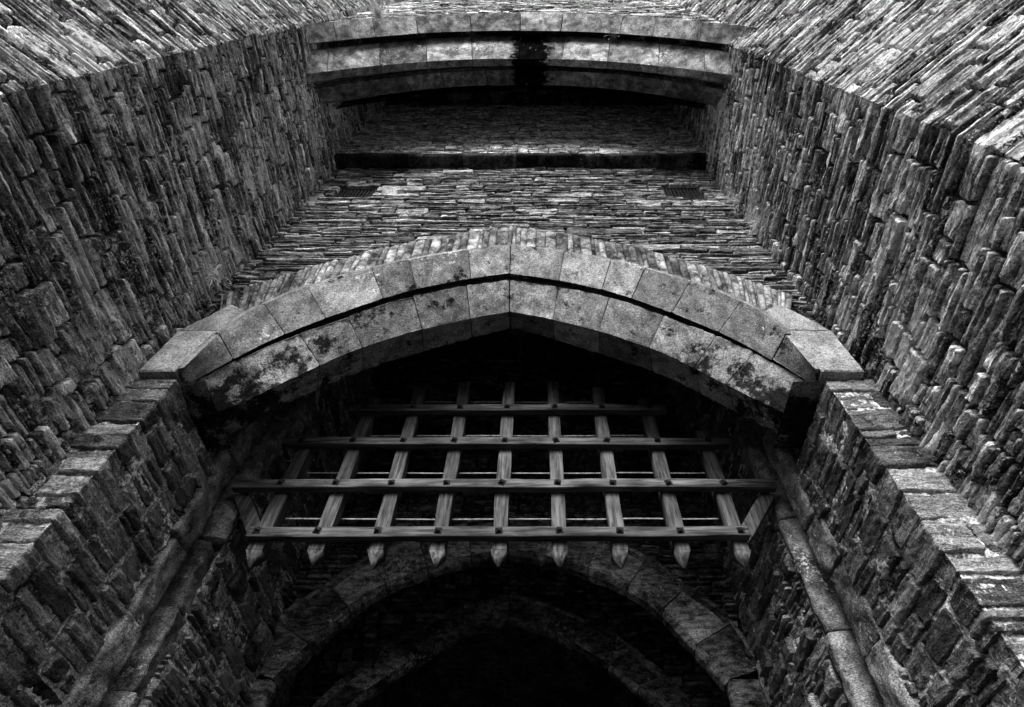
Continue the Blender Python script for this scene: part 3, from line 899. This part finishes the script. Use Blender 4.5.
# ------------------------------------------------------------------ weeds and dry grass in the joints
def tuft(loc, out, n, L, label, mat, droop=1.0, seed=1, wd=.0035, spread=.6, name='grass_tuft'):
    rs = np.random.RandomState(seed); mb = MB(); out = np.array(out, float)
    for i in range(n):
        d = out*rs.uniform(.2, .7)+rs.normal(0, spread, 3)*np.array([.6, .6, .6])+np.array([0, 0, .25])
        d /= np.linalg.norm(d); l = L*rs.uniform(.4, 1.0); k = 9
        p = np.array(rs.normal(0, .012, 3)); pts = [p.copy()]
        for s_ in range(k-1):
            d = d+np.array([0, 0, -.22*droop])+rs.normal(0, .06, 3); d /= np.linalg.norm(d); p = p+d*l/k; pts.append(p.copy())
        pts = np.array(pts); w = wd*(1-np.linspace(0, .85, k))
        a = rs.normal(0, 1, 3); a /= np.linalg.norm(a); b = np.cross(a, d); b /= np.linalg.norm(b)
        P = np.stack([pts+np.outer(w, v) for v in (a, b, -a*.5-b*.5, a)], 1)
        mb.patch(P)
    o = mb.build(name, mat, None, True); o.location = loc; tag(o, label, 'weed', 'weeds growing from the masonry')
    return o
def w3(x, y, z): return (x*D, y*D, EYE+z*D)
tuft(w3(-1.145, .90, 1.84), (1, -.5, 0), 46, .26, 'dry grass hanging on the left tower above the pale springer block', M_grass, 1.1, 2)
tuft(w3(.985, .955, 2.75), (-1, -.5, 0), 60, .30, 'dry grass in the corner of the right tower under the right vent', M_grass, .8, 3)
tuft(w3(.975, .945, 2.45), (-1, -.5, 0), 50, .24, 'dry grass low in the corner of the right tower, below the longer tuft', M_grass, .9, 4)
tuft(w3(.47, .355, 4.02), (0, -.4, -.3), 34, .34, 'thin dead weed dangling from the hollow of the great upper arch', M_grass, 1.4, 5, .0025)
tuft(w3(.62, .355, 3.95), (0, -.4, -.3), 26, .30, 'small dead weed right of the dangling one on the great upper arch', M_grass, 1.4, 6, .0025)
tuft(w3(1.27, -.02, 1.78), (-.7, -.7, 0), 60, .22, 'pale weed on the right tower face near the top right corner of the photo', M_grass, .8, 8)
tuft(w3(1.075, .19, 2.65), (-.7, -.7, 0), 50, .16, 'pale weed tuft high on the right tower above its corner', M_grass, .8, 9)
tuft(w3(-.95, .25, 3.98), (0, -1, 0), 160, .28, 'shaggy weed over the left end of the great upper arch', M_grass, .9, 10, .004)

# ------------------------------------------------------------------ ground
mb = MB()
X, Y = np.meshgrid(np.linspace(-60, 60, 61), np.linspace(-70, 50, 61), indexing='ij')
mb.patch(np.stack([X, Y, .02*fbm(X*.3, Y*.3, 1., 2)-.02], -1))
gr = mb.build('ground', mortar_mat('worn_cobble_ground', .10, .5)); gr['kind'] = 'structure'

# ------------------------------------------------------------------ light
SUN_EL, SX, SY = 29, -.14, -1.0
w = bpy.data.worlds.new('World'); sc.world = w; w.use_nodes = True; nt = w.node_tree; nt.nodes.clear()
sky = nt.nodes.new('ShaderNodeTexSky'); sky.sky_type = 'NISHITA'; sky.sun_disc = False
sky.sun_elevation = math.radians(SUN_EL); sky.sun_rotation = math.atan2(SX, SY); sky.air_density = 1.5; sky.dust_density = 3
bw = nt.nodes.new('ShaderNodeRGBToBW'); bg = nt.nodes.new('ShaderNodeBackground'); ou = nt.nodes.new('ShaderNodeOutputWorld')
nt.links.new(sky.outputs[0], bw.inputs[0]); nt.links.new(bw.outputs[0], bg.inputs[0]); bg.inputs[1].default_value = .09
nt.links.new(bg.outputs[0], ou.inputs[0])
sl = bpy.data.lights.new('sun', 'SUN'); sl.energy = 2.2; sl.angle = math.radians(30); sl.color = (1, 1, 1)
so = bpy.data.objects.new('sun', sl); COL.objects.link(so)
from mathutils import Vector
k = math.cos(math.radians(SUN_EL))/math.hypot(SX, SY)
so.rotation_euler = Vector((SX*k, SY*k, math.sin(math.radians(SUN_EL)))).to_track_quat('Z', 'Y').to_euler()

# ------------------------------------------------------------------ camera
cam = bpy.data.cameras.new('camera'); co = bpy.data.objects.new('camera', cam); COL.objects.link(co)
co.location = (0, 0, EYE); co.rotation_euler = (math.radians(90+56.3), 0, 0)
cam.sensor_width = 36; cam.lens = 581/1024*36; cam.shift_x = -26/1024; cam.clip_end = 500; cam.clip_start = .05
sc.camera = co
sc.view_settings.view_transform = 'Standard'; sc.view_settings.look = 'None'
sc.view_settings.exposure = 1.4; sc.view_settings.gamma = 1.0
sc.render.engine = 'CYCLES'
sc.cycles.max_bounces = 5; sc.cycles.diffuse_bounces = 3
